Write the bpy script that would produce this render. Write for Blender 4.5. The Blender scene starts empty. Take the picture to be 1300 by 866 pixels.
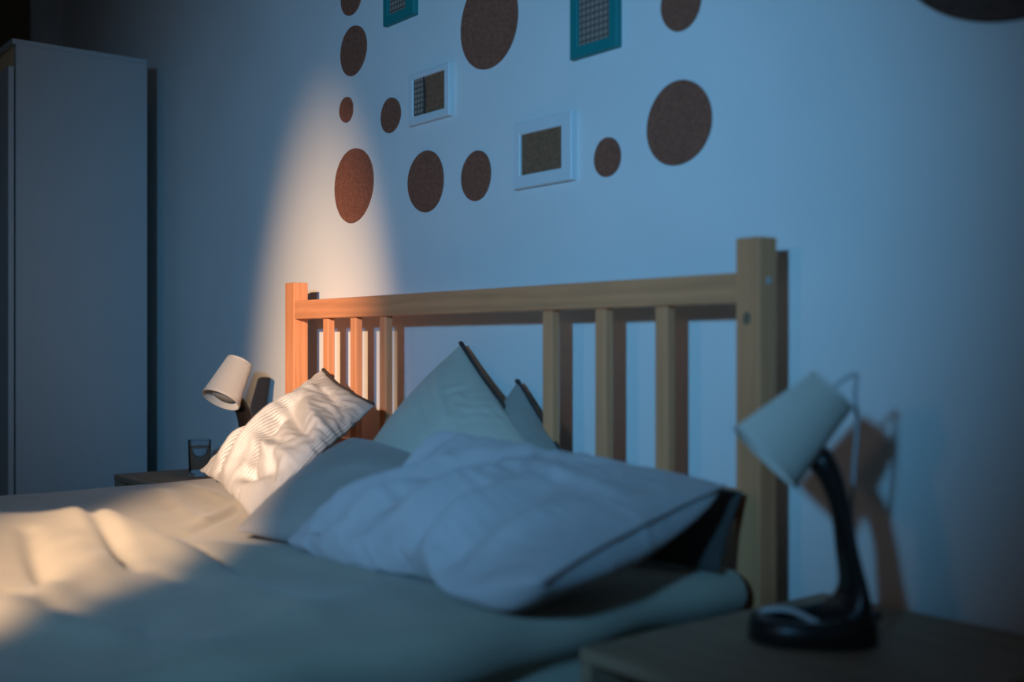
import bpy, bmesh, math, random
import numpy as np
from mathutils import Vector, Matrix
C = bpy.context.scene.collection
S = bpy.context.scene
R = math.radians

# ---------------------------------------------------------------- camera
cam_d = bpy.data.cameras.new('camera'); cam = bpy.data.objects.new('camera', cam_d); C.objects.link(cam)
cam.location = (0, -1.6, .92)
cam.rotation_euler = (R(90), 0, R(51.7))
cam_d.sensor_width = 36; cam_d.lens = 1425/1300*36
cam_d.shift_y = 3/1300
cam_d.clip_start = .01
cam_d.dof.use_dof = True; cam_d.dof.focus_distance = 3.1
cam_d.dof.aperture_fstop = (cam_d.lens/1000)/.024
S.camera = cam
# ---------------------------------------------------------------- light and exposure
S.view_settings.view_transform = 'Standard'; S.view_settings.look = 'None'
S.view_settings.gamma = 1; S.view_settings.use_curve_mapping = False
S.view_settings.exposure = 0.0
w = bpy.data.worlds.new('world'); S.world = w; w.use_nodes = True
w.node_tree.nodes['Background'].inputs[0].default_value = (.62, .78, 1, 1)
w.node_tree.nodes['Background'].inputs[1].default_value = .026
def aim(o, tgt): o.rotation_euler = (Vector(tgt)-o.location).to_track_quat('-Z', 'Y').to_euler()
def area(name, loc, tgt, sx, sy, power, col, spread):
    d = bpy.data.lights.new(name, 'AREA'); d.shape = 'RECTANGLE'; d.size = sx; d.size_y = sy
    d.energy = power; d.color = col; d.spread = R(spread)
    o = bpy.data.objects.new(name, d); C.objects.link(o); o.location = loc; aim(o, tgt); return o
def spot(name, loc, tgt, power, col, size, blend, rad, sc=(1, 1, 1)):
    d = bpy.data.lights.new(name, 'SPOT'); d.energy = power; d.color = col; d.shadow_soft_size = rad
    d.spot_size = R(size); d.spot_blend = blend
    o = bpy.data.objects.new(name, d); C.objects.link(o); o.location = loc; aim(o, tgt); o.scale = sc; return o
spot('window_light', (-.10, -2.5, 1.50), (-2.27, 0, 1.12), 205, (.155, .54, 1), 58, 1, .08)
spot('hall_light', (-.75, -3.4, 1.55), (-2.5, 0, 1.0), 14, (1, .56, .40), 66, 1, .14)
spot('evening_light', (-.20, -2.75, 1.75), (-2.93, 0, .42), 920, (1, .66, .38), 39, 1, .03, (.28, 1, 1))

# ---------------------------------------------------------------- materials
def mat(name, col, rough=.8, kind=None, p=None, spec=.3):
    m = bpy.data.materials.new(name); m.use_nodes = True
    nt = m.node_tree; b = nt.nodes['Principled BSDF']; L = nt.links.new
    b.inputs['Base Color'].default_value = (*col, 1); b.inputs['Roughness'].default_value = rough
    b.inputs['Specular IOR Level'].default_value = spec
    def node(t, **k):
        n = nt.nodes.new(t)
        for a, v in k.items(): setattr(n, a, v)
        return n
    def ramp(src, c0, c1, p0=.3, p1=.7):
        r = node('ShaderNodeValToRGB'); r.color_ramp.elements[0].position = p0; r.color_ramp.elements[1].position = p1
        r.color_ramp.elements[0].color = (*c0, 1); r.color_ramp.elements[1].color = (*c1, 1); L(src, r.inputs[0]); return r
    def bump(src, s, dist=.001):
        n = node('ShaderNodeBump'); n.inputs['Strength'].default_value = s; n.inputs['Distance'].default_value = dist
        L(src, n.inputs['Height']); L(n.outputs[0], b.inputs['Normal'])
    tc = node('ShaderNodeTexCoord')
    sc = lambda k: tuple(c*k for c in col)
    if kind == 'wood':
        mp = node('ShaderNodeMapping'); mp.inputs['Scale'].default_value = p; L(tc.outputs['Object'], mp.inputs[0])
        n = node('ShaderNodeTexNoise'); n.inputs['Scale'].default_value = 3; n.inputs['Detail'].default_value = 5
        n.inputs['Distortion'].default_value = .6; L(mp.outputs[0], n.inputs[0])
        wv = node('ShaderNodeTexWave', wave_type='RINGS'); wv.inputs['Scale'].default_value = 1.3; wv.inputs['Distortion'].default_value = 5
        wv.inputs['Detail'].default_value = 2; L(mp.outputs[0], wv.inputs[0])
        mx = node('ShaderNodeMath', operation='ADD'); L(n.outputs[0], mx.inputs[0])
        m2 = node('ShaderNodeMath', operation='MULTIPLY'); m2.inputs[1].default_value = .35; L(wv.outputs['Fac'], m2.inputs[0]); L(m2.outputs[0], mx.inputs[1])
        r = ramp(mx.outputs[0], sc(.84), sc(1.08), .35, .95); L(r.outputs[0], b.inputs['Base Color']); bump(mx.outputs[0], .15)
    elif kind == 'fabric':
        n = node('ShaderNodeTexNoise'); n.inputs['Scale'].default_value = 420; n.inputs['Detail'].default_value = 3; L(tc.outputs['Object'], n.inputs[0])
        n2 = node('ShaderNodeTexNoise'); n2.inputs['Scale'].default_value = 9; L(tc.outputs['Object'], n2.inputs[0])
        r = ramp(n2.outputs[0], sc(.94), sc(1.04)); L(r.outputs[0], b.inputs['Base Color']); bump(n.outputs[0], .35, .0006)
        b.inputs['Sheen Weight'].default_value = .15
    elif kind == 'stripe':
        uv = node('ShaderNodeUVMap'); sp = node('ShaderNodeSeparateXYZ'); L(uv.outputs[0], sp.inputs[0])
        mu = node('ShaderNodeMath', operation='MULTIPLY'); mu.inputs[1].default_value = p; L(sp.outputs[0], mu.inputs[0])
        fr = node('ShaderNodeMath', operation='PINGPONG'); fr.inputs[1].default_value = .5; L(mu.outputs[0], fr.inputs[0])
        r = ramp(fr.outputs[0], sc(.5), sc(1), .14, .24); L(r.outputs[0], b.inputs['Base Color'])
        n = node('ShaderNodeTexNoise'); n.inputs['Scale'].default_value = 400; L(tc.outputs['Object'], n.inputs[0]); bump(n.outputs[0], .3, .0006)
    elif kind == 'plaster':
        n = node('ShaderNodeTexNoise'); n.inputs['Scale'].default_value = 60; n.inputs['Detail'].default_value = 6; L(tc.outputs['Object'], n.inputs[0])
        n2 = node('ShaderNodeTexNoise'); n2.inputs['Scale'].default_value = 3; L(tc.outputs['Object'], n2.inputs[0])
        r = ramp(n2.outputs[0], sc(.97), sc(1.03)); L(r.outputs[0], b.inputs['Base Color']); bump(n.outputs[0], .12, .002)
    elif kind == 'felt':
        n = node('ShaderNodeTexNoise'); n.inputs['Scale'].default_value = 160; n.inputs['Detail'].default_value = 4; L(tc.outputs['Object'], n.inputs[0])
        r = ramp(n.outputs[0], sc(.75), sc(1.25)); L(r.outputs[0], b.inputs['Base Color']); bump(n.outputs[0], .4, .001)
    elif kind == 'weave':
        mp = node('ShaderNodeMapping'); mp.inputs['Scale'].default_value = (1, 1, 1); L(tc.outputs['Object'], mp.inputs[0])
        sp = node('ShaderNodeSeparateXYZ'); L(mp.outputs[0], sp.inputs[0])
        fs = []
        for ax in (0, 2):
            mu = node('ShaderNodeMath', operation='MULTIPLY'); mu.inputs[1].default_value = p; L(sp.outputs[ax], mu.inputs[0])
            si = node('ShaderNodeMath', operation='PINGPONG'); si.inputs[1].default_value = .5; L(mu.outputs[0], si.inputs[0]); fs.append(si)
        mi = node('ShaderNodeMath', operation='MINIMUM'); L(fs[0].outputs[0], mi.inputs[0]); L(fs[1].outputs[0], mi.inputs[1])
        r = ramp(mi.outputs[0], sc(.3), sc(1), .08, .2); L(r.outputs[0], b.inputs['Base Color']); bump(mi.outputs[0], .5, .002)
    elif kind == 'glass':
        b.inputs['Transmission Weight'].default_value = 1; b.inputs['IOR'].default_value = p
    elif kind == 'translucent':
        t = node('ShaderNodeBsdfTranslucent'); t.inputs[0].default_value = (*col, 1)
        mx = node('ShaderNodeMixShader'); mx.inputs[0].default_value = p
        L(b.outputs[0], mx.inputs[1]); L(t.outputs[0], mx.inputs[2]); L(mx.outputs[0], nt.nodes['Material Output'].inputs[0])
    else:
        n = node('ShaderNodeTexNoise'); n.inputs['Scale'].default_value = 4; L(tc.outputs['Object'], n.inputs[0])
        r = ramp(n.outputs[0], sc(.985), sc(1.015)); L(r.outputs[0], b.inputs['Base Color'])
    return m
M = dict(
    wall=mat('wall_paint', (.80, .80, .78), .9, 'plaster'),
    wall2=mat('side_wall_paint', (.42, .40, .37), .9, 'plaster'),
    dark=mat('dark_brown_lacquer', (.20, .13, .08), .6),
    floor=mat('floor_boards', (.22, .13, .07), .5, 'wood', (1, 6, 6)),
    ceil=mat('ceiling_paint', (.7, .7, .7), .9, 'plaster'),
    pine_x=mat('pine_along_x', (.78, .31, .14), .55, 'wood', (1.5, 14, 14)),
    pine_z=mat('pine_upright', (.78, .31, .14), .55, 'wood', (14, 14, 1.5)),
    oak=mat('nightstand_wood', (.34, .23, .15), .6, 'wood', (2, 14, 14)),
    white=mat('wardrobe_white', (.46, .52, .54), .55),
    cream=mat('wardrobe_cream', (.9, .68, .38), .6),
    felt=mat('brown_felt', (.27, .10, .06), .95, 'felt'),
    darkfelt=mat('dark_felt', (.10, .055, .04), .95, 'felt'),
    frame=mat('white_frame', (.74, .77, .77), .4),
    teal=mat('turquoise_frame', (.01, .22, .22), .5),
    card=mat('brown_card', (.24, .12, .065), .9, 'felt'),
    weave=mat('grey_weave', (.36, .27, .22), .9, 'weave', 75),
    sheet=mat('cream_sheet', (.45, .42, .36), .9, 'fabric'),
    duvet=mat('cream_duvet', (.38, .335, .265), .9, 'fabric'),
    stripe=mat('striped_pillowcase', (.70, .65, .60), .9, 'stripe', 80),
    grey=mat('grey_pillowcase', (.33, .30, .27), .9, 'fabric'),
    white_p=mat('white_pillowcase', (.62, .60, .50), .9, 'fabric'),
    grey2=mat('grey_green_pillowcase', (.34, .34, .30), .9, 'fabric'),
    crump=mat('crumpled_pillowcase', (.48, .43, .43), .9, 'fabric'),
    darkp=mat('shaded_grey_pillowcase', (.06, .05, .045), .9, 'fabric'),  # grey pillow with its shade put into the case colour
    zip=mat('dark_zip', (.06, .045, .04), .7),  # zip colour, also used for the shaded edge of the white pillow
    shade=mat('shade_paper', (.82, .76, .67), .7, 'translucent', .2),
    bulb=mat('frosted_bulb', (.88, .80, .68), .5, 'translucent', .4),
    black=mat('black_plastic', (.018, .014, .013), .35, spec=.5),
    cable=mat('white_cable', (.6, .6, .6), .5),
    glass=mat('clear_glass', (.9, .97, 1), .02, 'glass', 1.18),
    water=mat('water', (.9, .97, 1), .0, 'glass', 1.10),
    metal=mat('screw_metal', (.5, .5, .5), .35),
)
# ---------------------------------------------------------------- helpers
def link(name, me, m, parent=None, loc=(0, 0, 0), smooth=False):
    o = bpy.data.objects.new(name, me); C.objects.link(o); o.location = loc
    if m: me.materials.append(m)
    if smooth:
        me.polygons.foreach_set('use_smooth', [True]*len(me.polygons))
    if parent: o.parent = parent
    return o
def tag(o, label=None, cat=None, group=None, kind=None):
    if label: o['label'] = label
    if cat: o['category'] = cat
    if group: o['group'] = group
    if kind: o['kind'] = kind
    return o
def empty(name, loc=(0, 0, 0), rz=0):
    o = bpy.data.objects.new(name, None); C.objects.link(o); o.location = loc; o.rotation_euler.z = rz; o.empty_display_size = .05
    return o
class MB:
    def __init__(s): s.bm = bmesh.new()
    def box(s, lo, hi, bev=.002):
        r = bmesh.ops.create_cube(s.bm, size=1); v = r['verts']
        for p in v: p.co = Vector([(lo[i]+hi[i])/2 + p.co[i]*(hi[i]-lo[i]) for i in range(3)])
        if bev:
            es = list({e for p in v for e in p.link_edges})
            bmesh.ops.bevel(s.bm, geom=es, offset=bev, segments=2, affect='EDGES', profile=.5)
        return s
    def tube(s, pts, rad, seg=16, cap=True, flat=None):
        """pts centre line, rad = radius or list of (rx, ry); flat = fixed side vector"""
        pts = [Vector(p) for p in pts]; rings = []
        for i, p in enumerate(pts):
            t = (pts[min(i+1, len(pts)-1)]-pts[max(i-1, 0)]).normalized()
            sv = Vector(flat) if flat else (t.cross(Vector((.13, .27, .95))).normalized())
            sv = (sv - t*sv.dot(t)).normalized(); uv = t.cross(sv)
            r = rad[i] if isinstance(rad, list) else rad
            rx, ry = r if isinstance(r, tuple) else (r, r)
            rings.append([s.bm.verts.new(p + sv*rx*math.cos(2*math.pi*k/seg) + uv*ry*math.sin(2*math.pi*k/seg)) for k in range(seg)])
        for a, b in zip(rings, rings[1:]):
            for k in range(seg): s.bm.faces.new((a[k], a[(k+1) % seg], b[(k+1) % seg], b[k]))
        if cap: s.bm.faces.new(rings[0][::-1]); s.bm.faces.new(rings[-1])
        return s
    def lathe(s, prof, seg=48, mod=None):
        rings = []
        for (r, z) in prof:
            if r < 1e-6: rings.append([s.bm.verts.new((0, 0, z))]); continue
            rings.append([s.bm.verts.new(((r+(mod(k) if mod else 0))*math.cos(2*math.pi*k/seg), (r+(mod(k) if mod else 0))*math.sin(2*math.pi*k/seg), z)) for k in range(seg)])
        for a, b in zip(rings, rings[1:]):
            for k in range(seg):
                k2 = (k+1) % seg
                if len(a) == 1 and len(b) == 1: continue
                if len(a) == 1: s.bm.faces.new((a[0], b[k2], b[k]))
                elif len(b) == 1: s.bm.faces.new((a[k], a[k2], b[0]))
                else: s.bm.faces.new((a[k], a[k2], b[k2], b[k]))
        return s
    def build(s, name, m, parent=None, loc=(0, 0, 0), smooth=False, mtx=None):
        if mtx: s.bm.transform(mtx)
        bmesh.ops.recalc_face_normals(s.bm, faces=s.bm.faces)
        me = bpy.data.meshes.new(name); s.bm.to_mesh(me); s.bm.free()
        return link(name, me, m, parent, loc, smooth)
def spline(pts, n):
    pts = np.array(pts, float); P = np.vstack([2*pts[0]-pts[1], pts, 2*pts[-1]-pts[-2]]); out = []
    for i in range(len(pts)-1):
        a, b, c, e = P[i:i+4]
        for t in np.linspace(0, 1, n, endpoint=False):
            out.append(.5*((2*b)+(c-a)*t+(2*a-5*b+4*c-e)*t*t+(-a+3*b-3*c+e)*t**3))
    out.append(pts[-1]); return [tuple(p) for p in out]

# ---------------------------------------------------------------- room
def wallbox(name, lo, hi, m, bev=0):
    return tag(MB().box(lo, hi, bev).build(name, m), kind='structure')
wallbox('floor', (-5.5, -4.2, -.1), (2.0, .1, 0), M['floor'])
wallbox('wall_back', (-5.5, 0, 0), (2.0, .1, 2.7), M['wall'])
wallbox('wall_left', (-5.5, -4.2, 0), (-5.4, 0, 2.7), M['wall'])
wallbox('ceiling', (-5.5, -4.2, 2.7), (2.0, .1, 2.8), M['ceil'])
dr = tag(empty('door_1', (-5.4, -.15, 0)), kind='structure')
MB().box((0, -.95, 0), (.02, 0, 2.62), .004).build('door_panel', M['dark'], dr)
f = MB()
for a in (.12, .95, 1.78): f.box((.016, -.82, a), (.026, -.13, a+.72), .006)
f.build('door_molding', M['dark'], dr)
for side, lo, hi in (('back', (-4.2, -.012, 0), (-3.7, 0, .07)),):
    wallbox('baseboard_'+side, (-1.1, -.012, 0), (1.95, 0, .08), M['frame'], .002)

# ---------------------------------------------------------------- wardrobe
wd = tag(empty('wardrobe', (-4.405, -.33, 0)), 'tall white wardrobe standing against the wall at the left, plain side panel facing the bed', 'wardrobe')
X1 = .35; yb = .23; yf = -.225
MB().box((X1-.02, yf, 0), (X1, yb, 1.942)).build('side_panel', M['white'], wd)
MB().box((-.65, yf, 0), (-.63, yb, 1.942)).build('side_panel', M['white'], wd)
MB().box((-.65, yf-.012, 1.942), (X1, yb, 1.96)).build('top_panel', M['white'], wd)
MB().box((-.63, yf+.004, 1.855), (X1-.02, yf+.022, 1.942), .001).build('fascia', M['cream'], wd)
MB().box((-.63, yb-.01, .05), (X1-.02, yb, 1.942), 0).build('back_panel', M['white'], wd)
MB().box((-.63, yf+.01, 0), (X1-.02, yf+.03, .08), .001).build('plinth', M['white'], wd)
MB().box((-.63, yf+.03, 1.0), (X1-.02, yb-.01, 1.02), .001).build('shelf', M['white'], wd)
for x0, x1, hx in ((-.645, -.155, -.19), (-.145, X1-.002, -.11)):
    dd = MB().box((x0, yf-.024, .08), (x1, yf-.005, 1.865), .002).build('door', M['white'], wd)
    h = MB().tube([(hx, yf-.022, 1.0), (hx, yf-.04, 1.01), (hx, yf-.045, 1.06), (hx, yf-.04, 1.11), (hx, yf-.022, 1.12)], .005, 10)
    h.build('handle', M['metal'], dd, smooth=True)

# ---------------------------------------------------------------- wall dots
random.seed(4)
def dot(x, z, r, label, m='felt', th=.004):
    ph = random.random()*6; n = 72; bm = bmesh.new(); rr = []
    for k in range(n):
        a = 2*math.pi*k/n; q = r*(1+.018*math.sin(2*a+ph)+.012*math.sin(3*a+2*ph)); rr.append((q*math.cos(a), q*math.sin(a)))
    fr = [bm.verts.new((a, -th, b)) for a, b in rr]; bk = [bm.verts.new((a, 0, b)) for a, b in rr]
    bm.faces.new(fr); bm.faces.new(bk[::-1])
    for k in range(n): bm.faces.new((fr[k], bk[k], bk[(k+1) % n], fr[(k+1) % n]))
    bmesh.ops.recalc_face_normals(bm, faces=bm.faces)
    me = bpy.data.meshes.new('wall_dot'); bm.to_mesh(me); bm.free()
    tag(link('wall_dot', me, M[m], None, (x, -.0005, z)), label, 'wall decoration', 'round brown felt dots on the wall')
dot(-2.751, 1.894, .054, 'small brown dot at the top edge of the photo, above the far column of dots')
dot(-2.739, 1.739, .0695, 'medium brown dot second from the top in the far left column of dots')
dot(-2.778, 1.580, .036, 'smallest brown dot, in the far left column just left of the small white frame')
dot(-2.544, 1.527, .047, 'small brown dot just left of the small white frame')
dot(-2.738, 1.362, .104, 'large brown dot lit warm orange above the left bedpost')
dot(-2.378, 1.332, .079, 'brown dot below the small white frame, beside the warm-lit dot')
dot(-2.162, 1.321, .059, 'brown dot between the dot below the small frame and the larger white frame')
dot(-2.112, 1.681, .112, 'largest whole brown dot, at the top between the two turquoise frames')
dot(-1.704, 1.306, .040, 'small brown dot just right of the larger white frame')
dot(-1.504, 1.346, .083, 'big brown dot at the right end of the group of dots')
dot(-1.498, 1.575, .0515, 'brown dot cut by the top edge, right of the near turquoise frame')
dot(-.815, 1.618, .232, 'very large dark round panel cut off by the top right corner', 'darkfelt', .008)

# ---------------------------------------------------------------- picture frames
def picture(x0, x1, z0, z1, ix0, ix1, iz0, iz1, m, label, grp, insert, th=.015, partial=False, nm='picture_frame'):
    cx, cz = (x0+x1)/2, (z0+z1)/2
    t = tag(empty(nm, (cx, -.001, cz)), label, 'picture frame', grp)
    f = MB(); y0, y1 = -th, 0
    A = (x0-cx, x1-cx, z0-cz, z1-cz); B = (ix0-cx, ix1-cx, iz0-cz, iz1-cz)
    bm = f.bm
    def ring(a, y): return [bm.verts.new((a[i], y, a[j])) for i, j in ((0, 2), (1, 2), (1, 3), (0, 3))]
    e = .002; g = lambda a, k: (a[0]+k, a[1]-k, a[2]+k, a[3]-k)
    rs = [ring(A, y1), ring(A, y0+e), ring(g(A, e), y0), ring(g(B, -e), y0), ring(B, y0+e), ring(B, y1)]
    rs.append(rs[0])
    for p, q in zip(rs, rs[1:]):
        for k in range(4): bm.faces.new((p[k], p[(k+1) % 4], q[(k+1) % 4], q[k]))
    f.build('frame_border', m, t)
    bx = MB().box((B[0], -th*.55, B[2]), (B[1], -.002, B[3]), 0).build('backing_card', insert, t)
    if partial:
        xs = B[0]+(B[1]-B[0])*.34
        MB().box((B[0], -th*.55-.003, B[2]), (xs, -th*.55+.001, B[3]), 0).build('woven_strip', M['weave'], t)
        MB().tube([(xs, -th*.55-.003, B[2]), (xs+.004, -th*.55-.004, 0), (xs-.002, -th*.55-.003, B[3])], .002, 8).build('strip_edge', M['zip'], t)
    return t
picture(-2.439, -2.256, 1.480, 1.611, -2.417, -2.277, 1.501, 1.595, M['frame'], 'small white frame, its picture half woven grid and half plain brown', 'white picture frames', M['card'], partial=True)
picture(-2.002, -1.802, 1.270, 1.418, -1.978, -1.836, 1.299, 1.390, M['frame'], 'larger white frame with a plain brown picture, lowest frame above the bed', 'white picture frames', M['card'])
picture(-2.562, -2.414, 1.765, 1.965, -2.537, -2.453, 1.790, 1.940, M['teal'], 'turquoise frame with woven picture, the smaller-looking far one near the top left', 'turquoise picture frames', M['weave'])
picture(-1.808, -1.663, 1.526, 1.726, -1.783, -1.687, 1.550, 1.699, M['teal'], 'turquoise frame with woven grey picture, the near one right of the largest dot', 'turquoise picture frames', M['weave'])

# ---------------------------------------------------------------- bed
bed = tag(empty('bed', (-2.06, -1.1, 0)), 'pine double bed with a slatted headboard against the wall', 'bed')
bx, by = -2.06, -1.1
def B(lo, hi, name, m, bev=.003, parent=bed):
    return MB().box((lo[0]-bx, lo[1]-by, lo[2]), (hi[0]-bx, hi[1]-by, hi[2]), bev).build(name, m, parent)
pl = B((-2.913, -.125, 0), (-2.858, -.080, 1.092), 'headboard_post', M['pine_z'])
pr = B((-1.257, -.125, 0), (-1.205, -.080, 1.098), 'headboard_post', M['pine_z'])
B((-2.868, -.123, .988), (-1.245, -.088, 1.040), 'top_rail', M['pine_x'])
B((-2.868, -.120, .622), (-1.245, -.090, .670), 'lower_rail', M['pine_x'])
for x0, x1 in ((-2.711, -2.683), (-2.565, -2.537), (-2.420, -2.391), (-1.781, -1.750), (-1.621, -1.591), (-1.458, -1.427)):
    B((x0, -.114, .66), (x1, -.092, .995), 'slat', M['pine_z'])
B((-2.90, -2.12, .24), (-2.87, -.125, .40), 'side_rail', M['pine_x'])
B((-1.28, -2.12, .24), (-1.25, -.125, .37), 'side_rail', M['pine_x'])
B((-2.87, -2.15, .24), (-1.25, -2.12, .46), 'foot_rail', M['pine_x'])
for x in (-2.91, -1.26): B((x, -2.16, 0), (x+.05, -2.11, .5), 'foot_post', M['pine_z'])
B((-2.87, -2.12, .27), (-1.25, -.13, .30), 'slatted_base', M['pine_x'], .002)
# bed bolt on the near post and a knot
MB().tube([(-1.2062-bx, -.103-by, 1.025), (-1.2035-bx, -.103-by, 1.025)], .006, 20).build('bolt', M['metal'], pr)
MB().tube([(-1.233-bx, -.1243-by, .962), (-1.233-bx, -.1253-by, .962)], [(.009, .012), (.008, .011)], 20).build('knot', M['dark'], pr)

# --- soft body helpers (numpy): a grid relaxed with more cloth than its base shape, so it buckles into wrinkles
def relax(P0, ex, it, attach, bend=.25, noise=.002, seed=0, normals=None, weld=None, pin=None):
    rng = np.random.default_rng(seed)
    f = rng.normal(size=P0.shape[:2])
    for _ in range(40): f = (f+np.roll(f, 1, 0)+np.roll(f, -1, 0)+np.roll(f, 1, 1)+np.roll(f, -1, 1))/5
    f = f/(f.std()+1e-9)
    ex = 1+(ex-1)*np.clip(1+.8*f, 0, 2.4)
    P = P0.copy()
    # smooth noise to start the folds
    nz = rng.normal(size=P0.shape[:2])
    for _ in range(3):
        nz = (nz+np.roll(nz, 1, 0)+np.roll(nz, -1, 0)+np.roll(nz, 1, 1)+np.roll(nz, -1, 1))/5
    nz /= nz.std()+1e-9
    P += normals*(nz*noise)[..., None]
    def L0(a, b, ea, eb): return np.linalg.norm(a-b, axis=-1)*((ea+eb)/2)
    cons = []
    def sl(di, dj, stride=1):
        H, W = P0.shape[:2]
        i0 = slice(0, H-di); i1 = slice(di, H)
        j0 = slice(0, W-dj) if dj >= 0 else slice(-dj, W); j1 = slice(dj, W) if dj >= 0 else slice(0, W+dj)
        return (i0, j0), (i1, j1)
    for di, dj, k in ((0, 1, 1), (1, 0, 1), (1, 1, .5), (1, -1, .5), (0, 2, bend), (2, 0, bend), (0, 4, bend*.5), (4, 0, bend*.5)):
        a, b = sl(di, dj)
        isb_ = di+abs(dj) >= 2 and (di == 0 or dj == 0); cons.append((a, b, L0(P0[a], P0[b], 1 if isb_ else ex[a], 1 if isb_ else ex[b]), k, di+abs(dj) >= 2 and (di == 0 or dj == 0), di if di else 0))
    for n in range(it):
        acc = np.zeros_like(P)
        for a, b, l0, k, isb, _ in cons:
            d = P[b]-P[a]; l = np.linalg.norm(d, axis=-1)+1e-9
            diff = (l-l0)/l
            if isb: diff = np.minimum(diff+.10, 0)
            c = d*(diff*k*.5)[..., None]
            acc[a] += c; acc[b] -= c
        P = P+acc*.38
        P += attach*(P0-P)
        if weld is not None: weld(P)
        if pin is not None: P[pin] = P0[pin]
    return P
def gfold(U, V, folds):
    h = np.zeros_like(U)
    for (u0, v0, u1, v1, amp, wd_) in folds:
        dx, dy = u1-u0, v1-v0; l2 = dx*dx+dy*dy+1e-9
        t = np.clip(((U-u0)*dx+(V-v0)*dy)/l2, 0, 1)
        d2 = (U-u0-t*dx)**2+(V-v0-t*dy)**2
        h += amp*np.exp(-d2/(wd_*wd_))*(.35+.65*np.sin(np.pi*np.clip(t, .08, .92)))
    return h
def smooth(P, n):
    for _ in range(n):
        Q = P.copy(); Q[1:-1, 1:-1] = (P[1:-1, 1:-1]*2+P[2:, 1:-1]+P[:-2, 1:-1]+P[1:-1, 2:]+P[1:-1, :-2])/6; P = Q
    return P
def pillow(name, corners, top, bot, m, label, N=46, ex=1.03, attach=.02, it=220, folds=(), bfolds=(), pinch=.03, seed=1, blobs=(), power=.45,
           floor=None, up=None, zip_shade=None, piping=None, sm=1, flange=None, wallmax=None, noise=.002, grp='pillows on the bed'):
    c = [np.array(q, float) for q in corners]       # front-left, front-right, back-right, back-left
    u = np.linspace(0, 1, N); U, V = np.meshgrid(u, u, indexing='ij')
    n = np.cross(c[2]-c[0], c[3]-c[1]); n /= np.linalg.norm(n)
    if up is not None: n = np.array(up, float); n /= np.linalg.norm(n)
    Up = .5+(U-.5)*(1-pinch*4*V*(1-V)); Vp = .5+(V-.5)*(1-pinch*4*U*(1-U))
    a = Up[..., None]; b = Vp[..., None]
    base = c[0]*(1-a)*(1-b)+c[1]*a*(1-b)+c[2]*a*b+c[3]*(1-a)*b
    h = (np.sin(np.pi*U)*np.sin(np.pi*V)+1e-9)**power; h[0] = h[-1] = 0; h[:, 0] = h[:, -1] = 0
    for (bu, bv, s, dx, dy, dz) in blobs:
        g = np.exp(-((U-bu)**2+(V-bv)**2)/(s*s))[..., None]; base = base+g*np.array([dx, dy, dz])
    T = base+n*((top*h)+gfold(U, V, folds)*np.minimum(1, h*1.6))[..., None]
    Bt = base-n*((bot*h)+gfold(U, V, bfolds)*np.minimum(1, h*1.6))[..., None]
    lim = 0.0
    full = np.concatenate([T, Bt[::-1][1:]], 0)     # wraps over the u = 1 seam
    nr = np.concatenate([np.broadcast_to(n, T.shape), np.broadcast_to(-n, Bt.shape)[1:]], 0).copy()
    H2 = full.shape[0]
    def weld(P):
        m0 = (P[0]+P[-1])/2; P[0] = m0; P[-1] = m0
        for j in (0, -1):
            e1 = P[:N, j]; e2 = P[N-1:, j][::-1]; q = (e1+e2)/2; P[:N, j] = q; P[N-1:, j] = q[::-1]
        if floor is not None: P[..., 2] = np.maximum(P[..., 2], floor)
        if wallmax is not None: P[..., 1] = np.minimum(P[..., 1], wallmax)
    P = relax(full, ex, it, attach, seed=seed, normals=nr, weld=weld, noise=noise)
    T2 = smooth(P[:N], sm); B2 = smooth(P[N-1:][::-1], sm)
    bm = bmesh.new(); uvl = bm.loops.layers.uv.new('UVMap')
    tv = [[bm.verts.new(T2[i, j]) for j in range(N)] for i in range(N)]
    bv_ = [[tv[i][j] if i in (0, N-1) or j in (0, N-1) else bm.verts.new(B2[i, j]) for j in range(N)] for i in range(N)]
    for g, fl in ((tv, 0), (bv_, 1)):
        for i in range(N-1):
            for j in range(N-1):
                q = [(i, j), (i+1, j), (i+1, j+1), (i, j+1)]
                if fl: q = q[::-1]
                try: fc = bm.faces.new([g[x][y] for x, y in q])
                except ValueError: continue
                for lp, (x, y) in zip(fc.loops, q): lp[uvl].uv = (x/(N-1), y/(N-1))
    me = bpy.data.meshes.new(name); bm.to_mesh(me); bm.free()
    o = tag(link(name, me, m, smooth=True), label, 'pillow', grp)
    md = o.modifiers.new('smooth', 'SUBSURF'); md.levels = 1; md.render_levels = 2
    ed = {'u0': T2[0], 'u1': T2[-1], 'v0': T2[:, 0], 'v1': T2[:, -1]}
    ctr = (c[0]+c[1]+c[2]+c[3])/4
    def line(key, rad, nm, mm, r0=0, r1=1):
        e = ed[key]; k0, k1 = int(r0*(N-1)), int(r1*(N-1)); e = e[k0:k1+1]
        MB().tube([tuple(p) for p in e], rad, 8).build(nm, mm, o, smooth=True)
    if zip_shade:
        for key, r0, r1 in zip_shade: line(key, (.0065, .005), 'zip_shade', M['zip'], r0, r1)  # dark zip; on the white pillow it also paints the shaded side
    if piping:
        for key in piping: line(key, .0028, 'seam_piping', m)
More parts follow.
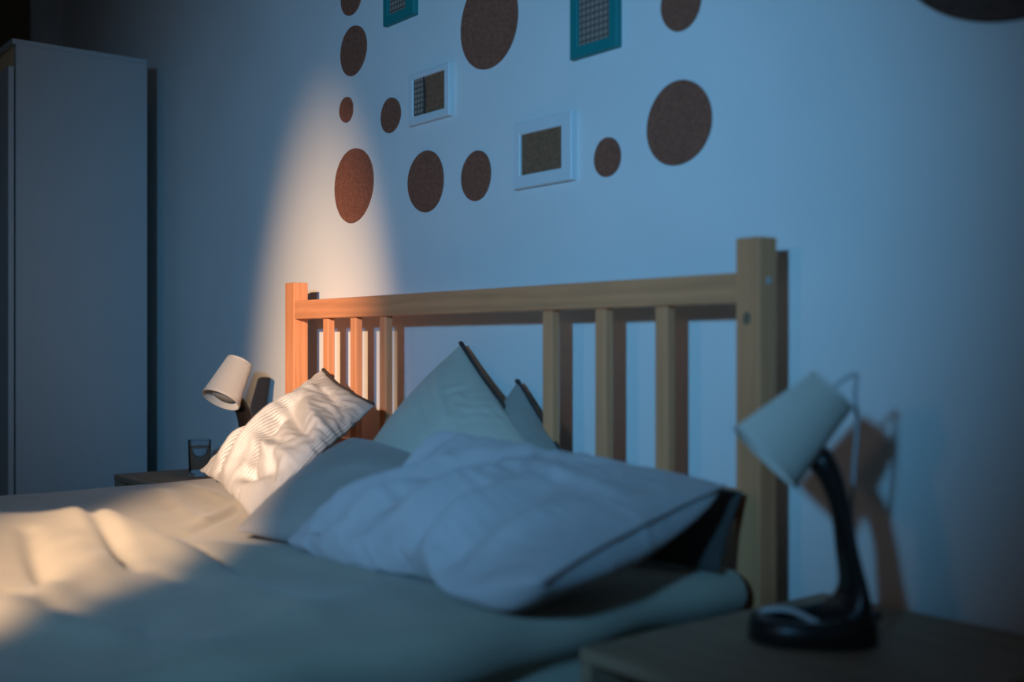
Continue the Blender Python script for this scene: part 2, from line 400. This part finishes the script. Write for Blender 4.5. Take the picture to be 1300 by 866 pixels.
    if flange:                                       # a flat hem standing out from the seam
        for key, wd_ in flange:
            e = ed[key]; inn = {'u0': T2[4], 'u1': T2[-5], 'v0': T2[:, 4], 'v1': T2[:, -5]}[key]
            nb = {'u0': B2[4], 'u1': B2[-5], 'v0': B2[:, 4], 'v1': B2[:, -5]}[key]
            dv = e-(inn+nb)/2; dv /= np.linalg.norm(dv, axis=1)[:, None]+1e-9
            tt = np.sin(np.pi*np.linspace(0, 1, len(e)))**.3
            out = e+dv*wd_*(.5+.5*tt)[:, None]
            fb = bmesh.new(); r = []
            for p, q in zip(e, out):
                r.append([fb.verts.new(p+n*.0015), fb.verts.new(q+n*.001), fb.verts.new(q-n*.001), fb.verts.new(p-n*.0015)])
            for p, q in zip(r, r[1:]):
                for k in range(4): fb.faces.new((p[k], p[(k+1) % 4], q[(k+1) % 4], q[k]))
            bmesh.ops.recalc_face_normals(fb, faces=fb.faces)
            fm = bpy.data.meshes.new('hem_flange'); fb.to_mesh(fm); fb.free(); link('hem_flange', fm, m, o, smooth=True)
    return o

# mattress with fitted sheet
def mattress():
    t = tag(empty('mattress', (bx, by, .30)), 'cream sheeted mattress lying on the bed frame, rounded corner by the near post', 'mattress')
    x0, x1, y0, y1, z0, z1 = -2.865, -1.255, -2.10, -.14, .0, .232
    nx, ny = 90, 100; r = .05
    # superellipse-like rounded top surface with drape to the sides
    bm = bmesh.new(); rng = random.Random(3)
    prof = [(0, 0)] + [(-0.0, .06), (-.002, .13)] + [(r-r*math.cos(a), .18+r*math.sin(a)) for a in np.linspace(0, math.pi/2, 8)]
    rings = []
    for (ins, z) in prof:
        ring = []
        X0, X1, Y0, Y1 = x0+ins, x1-ins, y0+ins, y1-ins; cr = max(.07-ins, .02)
        per = []
        for cx, cy, a0 in ((X1-cr, Y1-cr, 0), (X0+cr, Y1-cr, 90), (X0+cr, Y0+cr, 180), (X1-cr, Y0+cr, 270)):
            for k in range(7):
                a = R(a0+90*k/6); per.append((cx+cr*math.cos(a), cy+cr*math.sin(a)))
        for k in range(len(per)):
            p, q = per[k], per[(k+1) % len(per)]; m_ = 24 if (k % 7) == 6 else 1
            for s in range(m_):
                x = p[0]+(q[0]-p[0])*s/m_; y = p[1]+(q[1]-p[1])*s/m_
                wv = .004*math.sin(21*x+17*y)+.003*math.sin(47*(x-y))
                nx_, ny_ = (x-bx), (y-by); l = math.hypot(nx_, ny_)
                ring.append(bm.verts.new((x-bx+nx_/l*wv, y-by+ny_/l*wv, z)))
        rings.append(ring)
    for a, b in zip(rings, rings[1:]):
        for k in range(len(a)): bm.faces.new((a[k], a[(k+1) % len(a)], b[(k+1) % len(a)], b[k]))
    bm.faces.new(rings[0][::-1]); bm.faces.new(rings[-1])
    bmesh.ops.recalc_face_normals(bm, faces=bm.faces)
    me = bpy.data.meshes.new('fitted_sheet'); bm.to_mesh(me); bm.free()
    link('fitted_sheet', me, M['sheet'], t, smooth=True)
    MB().tube([(x1-bx+.001, y0-by+.08, .14), (x1-bx+.001, y1-by-.08, .14)], .004, 8).build('mattress_piping', M['sheet'], t)
mattress()

# duvet: a draped height field with a raised roll on the far side
def duvet():
    nx, ny = 320, 270
    s = np.linspace(-.30, 2.0, nx)        # across, measured over the sides
    y = np.linspace(-2.15, -.16, ny)
    Sx, Y = np.meshgrid(s, y, indexing='ij')
    xl, xr, r = -2.97, -1.205, .05
    W = xr-xl
    def across(t):                         # arc length -> x, z offset
        x = np.where(t < 0, xl, np.where(t > W, xr, xl+t)); z = np.zeros_like(t)
        e = np.maximum(-t, t-W); dr_ = np.clip(e, 0, None)
        side = np.where(t < W/2, -1, 1)
        a = np.clip((e+r)/(r*1.57), 0, 1)*(np.pi/2)
        over = e+r > 0
        xo = np.where(side < 0, xl+r-r*np.sin(a), xr-r+r*np.sin(a)); zo = -(r-r*np.cos(a))-np.clip(e+r-r*1.57, 0, None)
        return np.where(over, xo, x), np.where(over, zo, z)
    X, Z = across(Sx)
    eo = Sx-W
    X = X-.042*np.exp(-((eo-.085-.012*np.sin(5*Y))/.026)**2)*(eo > 0)+.02*np.clip((eo-.12)/.1, 0, 1)
    onbed = np.clip(1-(np.abs(X-(xl+xr)/2)-W/2+.10)/.10, 0, 1)
    Z = Z+.548
    # far roll
    g = lambda a, b, c, d_: np.where(a < 0, np.exp(-(a/b)**2), np.exp(-(a/c)**2))*d_
    # crest line from (-1.93,-.74) to (-2.45,-1.7)
    p0 = np.array([-1.95, -.77]); p1 = np.array([-2.50, -1.75]); dv = p1-p0; L = np.linalg.norm(dv); dv /= L
    al = (X-p0[0])*dv[0]+(Y-p0[1])*dv[1]; ac = (X-p0[0])*(-dv[1])+(Y-p0[1])*dv[0]    # ac>0 : towards the near side
    ac = ac+.05*np.sin(al*5.0)
    fade = 1/(1+np.exp(-(al-.10)/.045))
    Z += fade*g(ac, .06, .22, .065)*onbed
    Z += gfold(X, Y, FOLDS)*onbed
    Z += .0025*np.sin(6*X+3*Y+1)*onbed+.002*np.sin(13*X-9*Y)*onbed
    X = X+np.where(onbed < .6, .008*np.sin(9*Y+2*Z*8)+.005*np.sin(23*Y), 0)
    P0 = np.stack([X, Y, Z], -1)
    nrm = np.zeros_like(P0); nrm[..., 2] = 1
    ex = 1+.018*np.exp(-((X+2.15)**2+(Y+.75)**2)/.35)+.004
    pin = np.zeros(P0.shape[:2], bool)
    P = relax(P0, ex, 90, .04, bend=.5, noise=.0018, seed=5, normals=nrm)
    P = smooth(P, 2)
    P[..., 2] = np.where((P[..., 0] > -2.9) & (P[..., 0] < -1.25), np.maximum(P[..., 2], .536), P[..., 2])
    bm = bmesh.new(); v = [[bm.verts.new(P[i, j]-np.array([bx, by, .53])) for j in range(ny)] for i in range(nx)]
    for i in range(nx-1):
        for j in range(ny-1): bm.faces.new((v[i][j], v[i+1][j], v[i+1][j+1], v[i][j+1]))
    me = bpy.data.meshes.new('duvet'); bm.to_mesh(me); bm.free()
    o = link('duvet', me, M['duvet'], None, (bx, by, .53), True)
    md = o.modifiers.new('thickness', 'SOLIDIFY'); md.thickness = .004; md.offset = -1
    tag(o, 'cream duvet spread over the bed, bunched into a sunlit roll at the far side', 'duvet')
FOLDS = [(-2.20, -.95, -1.88, -.89, .020, .045), (-2.17, -.925, -1.80, -.955, -.022, .014), (-1.80, -.93, -1.66, -.90, -.012, .014),
         (-2.04, -1.055, -1.74, -1.10, -.020, .016), (-2.10, -1.14, -1.80, -1.18, .022, .05), (-1.95, -1.00, -1.72, -1.02, .016, .04),
         (-1.83, -1.0, -1.60, -1.20, .020, .030), (-2.0, -.815, -1.80, -.80, -.022, .020), (-1.98, -.86, -1.74, -.84, .020, .030),
         (-2.25, -1.22, -2.05, -1.32, -.030, .03), (-1.95, -.745, -1.48, -.66, .014, .030), (-1.80, -.86, -1.25, -.88, .014, .045), (-1.85, -.80, -1.5, -.84, -.010, .025),
         (-2.7, -.35, -2.25, -.55, .014, .020), (-2.75, -.55, -2.25, -.66, .014, .022), (-2.5, -.42, -2.15, -.72, .012, .016), (-2.85, -.45, -2.4, -.5, .010, .02), (-2.35, -.52, -2.12, -.74, -.012, .014),
         (-2.1, -1.36, -1.65, -1.14, .022, .05), (-1.75, -1.26, -1.3, -1.06, .020, .045), (-1.6, -1.40, -1.25, -1.28, .016, .045), (-1.85, -1.20, -1.5, -1.10, -.014, .03), (-1.55, -1.02, -1.3, -1.12, -.010, .03), (-1.45, -.70, -1.27, -1.1, .010, .04)]
duvet()

# pillows
pillow('pillow', [(-1.99, -.70, .565), (-1.50, -.58, .565), (-1.68, -.36, .655), (-2.13, -.36, .715)], .075, .05, M['grey'],
       'plain grey pillow lying in front of the striped one', ex=1.03, seed=3, floor=.552, pinch=.02, folds=[(.2, .3, .7, .6, .006, .06)])
pillow('pillow', [(-2.79, -.43, .590), (-1.98, -.66, .575), (-2.30, -.20, .772), (-2.64, -.155, .850)], .075, .06, M['stripe'],
       'striped crumpled pillow in warm light against the left bedpost', N=52, ex=1.07, it=400, attach=.010, noise=.004, seed=11, floor=.552, pinch=.05, wallmax=-.128, up=(.50, -.70, .50),
       blobs=[(.02, .45, .16, .02, .0, -.030), (.95, .5, .2, .02, .0, .02)],
       folds=[(.20, .78, .30, .08, -.085, .045), (.08, .60, .18, .15, .045, .06), (.34, .85, .44, .10, .050, .06), (.50, .52, .66, .16, -.055, .04), (.52, .34, .88, .34, .035, .05),
              (.45, .78, .95, .62, .028, .05), (.42, .64, .90, .50, -.028, .035), (.35, .90, .85, .84, -.020, .03), (.60, .12, .80, .22, -.035, .04), (.02, .30, .12, .45, -.03, .03), (.70, .40, .95, .15, -.025, .035)],
       zip_shade=[('v1', 0.02, .98)], power=.5)
pillow('pillow', [(-2.19, -.33, .62), (-1.72, -.43, .585), (-1.66, -.20, .68), (-2.165, -.045, .918)], .085, .05, M['white_p'],
       'white pillow standing with one corner pointing up, centre of the headboard', ex=1.035, attach=.012, noise=.003, it=300, seed=7, floor=.552, pinch=.03, wallmax=-.012,
       zip_shade=[('v1', .0, 1)], folds=[(.1, .8, .6, .6, .008, .03), (.2, .6, .7, .45, -.006, .03)])
pillow('pillow', [(-1.90, -.20, .68), (-1.66, -.32, .60), (-1.66, -.13, .66), (-1.950, -.045, .836)], .05, .035, M['grey2'],
       'small grey-green pillow corner poking up beside the white pillow', ex=1.03, seed=9, floor=.552, pinch=.03, wallmax=-.012, zip_shade=[('v1', 0, 1)])
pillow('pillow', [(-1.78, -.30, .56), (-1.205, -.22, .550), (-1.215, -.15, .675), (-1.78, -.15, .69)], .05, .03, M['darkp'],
       'grey pillow coloured dark for its shade, behind the crumpled front pillow by the near post', ex=1.01, seed=13, floor=.548, pinch=.02, wallmax=-.128)
pillow('pillow', [(-1.77, -.70, .575), (-1.115, -.668, .618), (-1.205, -.215, .693), (-1.66, -.46, .765)], .050, .115, M['crump'],
       'large crumpled pale pillow in front at the near side of the bed', N=58, ex=1.06, it=420, attach=.010,
       blobs=[(.02, .60, .22, 0, 0, -.035), (.78, .0, .16, -.03, -.01, -.045), (.45, 0, .15, .0, .03, .0)],
       seed=21, noise=.004, floor=.552, pinch=.02, power=.36, up=(-.62, -.15, .77),
       folds=[(.06, .10, .22, .70, .030, .04), (.14, .08, .34, .75, -.042, .04), (.22, .05, .42, .60, .036, .045), (.34, .30, .46, .95, -.038, .04), (.42, .12, .56, .62, .032, .05),
              (.50, .02, .60, .40, -.042, .04), (.62, .05, .66, .55, .030, .06), (.72, .10, .72, .60, -.024, .045), (.50, .70, .90, .62, .018, .05), (.55, .82, .75, .95, -.016, .03), (.02, .4, .1, .9, -.02, .03), (.80, .05, .86, .45, .016, .04)],
       flange=[('u1', .006)])

# ---------------------------------------------------------------- nightstands
def nightstand(x0, x1, y0, y1, h, label):
    cx, cy = (x0+x1)/2, (y0+y1)/2; a, b = (x1-x0)/2, (y1-y0)/2
    t = tag(empty('nightstand', (cx, cy, 0)), label, 'nightstand', 'wooden nightstands beside the bed')
    MB().box((-a, -b, h-.02), (a, b, h), .003).build('top', M['oak'], t)
    for s in (-1, 1): MB().box((min(s*a, s*(a-.02)), -b+.002, 0), (max(s*a, s*(a-.02)), b, h-.02), .002).build('side_panel', M['oak'], t)
    MB().box((-a+.02, b-.012, .1), (a-.02, b-.004, h-.02), .001).build('back_panel', M['oak'], t)
    MB().box((-a+.02, -b+.01, .22), (a-.02, b-.012, .238), .001).build('shelf', M['oak'], t)
    MB().box((-a+.02, -b+.01, .05), (a-.02, b-.012, .068), .001).build('shelf', M['oak'], t)
    return t
nightstand(-3.62, -2.995, -.37, -.02, .5, 'wooden nightstand with the water glass, on the far side of the bed')
nightstand(-1.15, -.70, -.575, -.03, .504, 'wooden open nightstand at the lower right, under the near lamp')

# ---------------------------------------------------------------- lamps
def lamp(loc, rz, op, nr, label, cord=True, sc=1.0, rr0=.035):
    """local -x is where the shade leans; op / nr = centres of the wide and the narrow end of the shade"""
    t = tag(empty('table_lamp', loc, rz), label, 'lamp', 'bedside lamps')
    t.scale = (sc,)*3
    # base tray
    bm = bmesh.new(); n = 56; rings = []
    def ring(a, b, z, lift=0):
        r = []
        for k in range(n):
            t_ = 2*math.pi*k/n; c_, s_ = math.cos(t_), math.sin(t_)
            ex = 2/2.6; x = a*abs(c_)**ex*(1 if c_ >= 0 else -1); y = b*abs(s_)**ex*(1 if s_ >= 0 else -1)*(1+.12*x/a if a else 1)
            r.append(bm.verts.new((x, y, z+lift*max(0, x)/.08)))
        rings.append(r)
    ring(.078, .056, 0); ring(.084, .061, .003); ring(.083, .060, .022, .006); ring(.080, .057, .031, .012); ring(.075, .052, .034, .014)
    ring(.062, .040, .033, .012); ring(.056, .036, .026, .006); ring(.052, .032, .014); ring(.02, .012, .012)
    for a, b in zip(rings, rings[1:]):
        for k in range(n): bm.faces.new((a[k], a[(k+1) % n], b[(k+1) % n], b[k]))
    bm.faces.new(rings[0][::-1]); bm.faces.new(rings[-1]); bmesh.ops.recalc_face_normals(bm, faces=bm.faces)
    me = bpy.data.meshes.new('base'); bm.to_mesh(me); bm.free(); base = link('base', me, M['black'], t, smooth=True)
    # neck
    pts = [(.046, 0, .008), (.047, 0, .030), (.054, 0, .050), (.055, 0, .075), (.047, 0, .120), (.039, 0, .172), (.026, 0, .215), (.010, 0, .243), (.002, 0, .252)]
    rad = [(.036, .054), (.034, .052), (.024, .048), (.0155, .043), (.0122, .036), (.0115, .030), (.0150, .027), (.018, .023), (.010, .012)]
    sp = spline([p+r for p, r in zip(pts, rad)], 6)
    MB().tube([q[:3] for q in sp], [(q[4], q[3]) for q in sp], 28, flat=(0, 1, 0)).build('neck', M['black'], t, smooth=True)
    # shade
    a = Vector(op); b = Vector(nr); ax = (a-b); Ln = ax.length
    rot = Matrix.Translation(b) @ (Vector((0, 0, -1)).rotation_difference(ax.normalized()).to_matrix().to_4x4())
    r0, r1, th = rr0, .0555, .0016; seg = 480; pl_ = lambda k: .0007*(1 if (k//3) % 2 else -1)
    s = MB(); s.lathe([(r0-th, -Ln*.0), (r0, 0), (r0+(r1-r0)*.5, -Ln*.5), (r1, -Ln), (r1-th, -Ln), (r0+(r1-r0)*.5-th, -Ln*.5), (r0-th, 0)], seg, pl_)
    sh = s.build('lamp_shade', M['shade'], t, mtx=rot)
    s = MB()
    for zz, rr in ((-Ln+.003, r1), (-.003, r0)):
        s.lathe([(rr-.001, zz-.0035), (rr+.0014, zz-.0035), (rr+.0014, zz+.0035), (rr-.001, zz+.0035), (rr-.001, zz-.0035)], 96)
    s.build('shade_rim', M['shade'], sh, mtx=rot)
    MB().lathe([(0, -Ln*.02), (r0-.001, -Ln*.02), (r0-.001, -Ln*.05), (.015, -Ln*.06), (.015, -Ln*.30), (.012, -Ln*.33), (0, -Ln*.33)], 40).build('socket', M['shade'], t, mtx=rot, smooth=False)
    MB().lathe([(0.010, -Ln*.30), (.014, -Ln*.38), (.028, -Ln*.50), (.040, -Ln*.62), (.045, -Ln*.76), (.042, -Ln*.84), (.028, -Ln*.92), (0, -Ln*.95)], 40).build('light_bulb', M['bulb'], t, mtx=rot, smooth=True)
    # bracket between neck and shade
    mid = b+ax*.42; rm = r0+(r1-r0)*.42
    MB().tube([(.006, 0, .240), (.004, 0, .252), tuple(mid.lerp(Vector((.01, 0, .245)), .72))], .011, 16).build('bracket', M['black'], t, smooth=True)
    if not cord: return t
    # cable: out of the narrow end, over, and down behind the neck
    up = -ax.normalized()
    c = [tuple(b+up*.0), tuple(b+up*.018), tuple(b+up*.03+Vector((.012, .004, .0))), (b.x+.034, .010, b.z-.005), (b.x+.040, .020, b.z-.05), (b.x+.038, .030, b.z-.12), (.062, .034, .12), (.068, .034, .05), (.09, .03, .02)]
    MB().tube(spline(c, 8), .0028, 10).build('cable', M['cable'], t, smooth=True)
    MB().box((.078, -.006, .026), (.092, .006, .038), .002).build('switch', M['black'], t)
    return t
fw = (-.785, .62); rt = (.62, .785)
lamp((-.976, -.293, .504), math.atan2(rt[1], rt[0]), (-.063, 0, .243), (.027, 0, .333),
     'pleated white lamp with black foot on the near nightstand at the right', sc=1.05)
c_ = MB()
c_.tube(spline([(-1.035, -.345, .527), (-1.03, -.33, .540), (-1.0, -.31, .543), (-.965, -.295, .530), (-.985, -.268, .524), (-.955, -.262, .532), (-.935, -.272, .530)], 8), .004, 10)
tag(c_.build('coiled_cord', M['cable'], smooth=True), 'short pale cord lying in the black foot of the near lamp', 'cord')
# far lamp: leans towards the room
lx, ly = -3.077, -.197
lamp((lx, ly, .5), math.atan2(.95, -.33), (-.061, 0, .254), (.011, 0, .360),
     'pleated white lamp on the far nightstand lit by warm light, shade tipped to the room', cord=False, sc=1.01, rr0=.038)

# ---------------------------------------------------------------- glass of water
gt = tag(empty('drinking_glass', (-3.41, -.17, .5005)), 'clear glass of water on the far nightstand beside the lamp', 'glass')
MB().lathe([(0, 0), (.031, 0), (.033, .002), (.0355, .112), (.0348, .1135), (.034, .112), (.0315, .008), (0, .007)], 48).build('tumbler', M['glass'], gt, smooth=True)
MB().lathe([(0, .0078), (.0308, .0088), (.0331, .088), (0, .088)], 48).build('water', M['water'], gt, smooth=False)
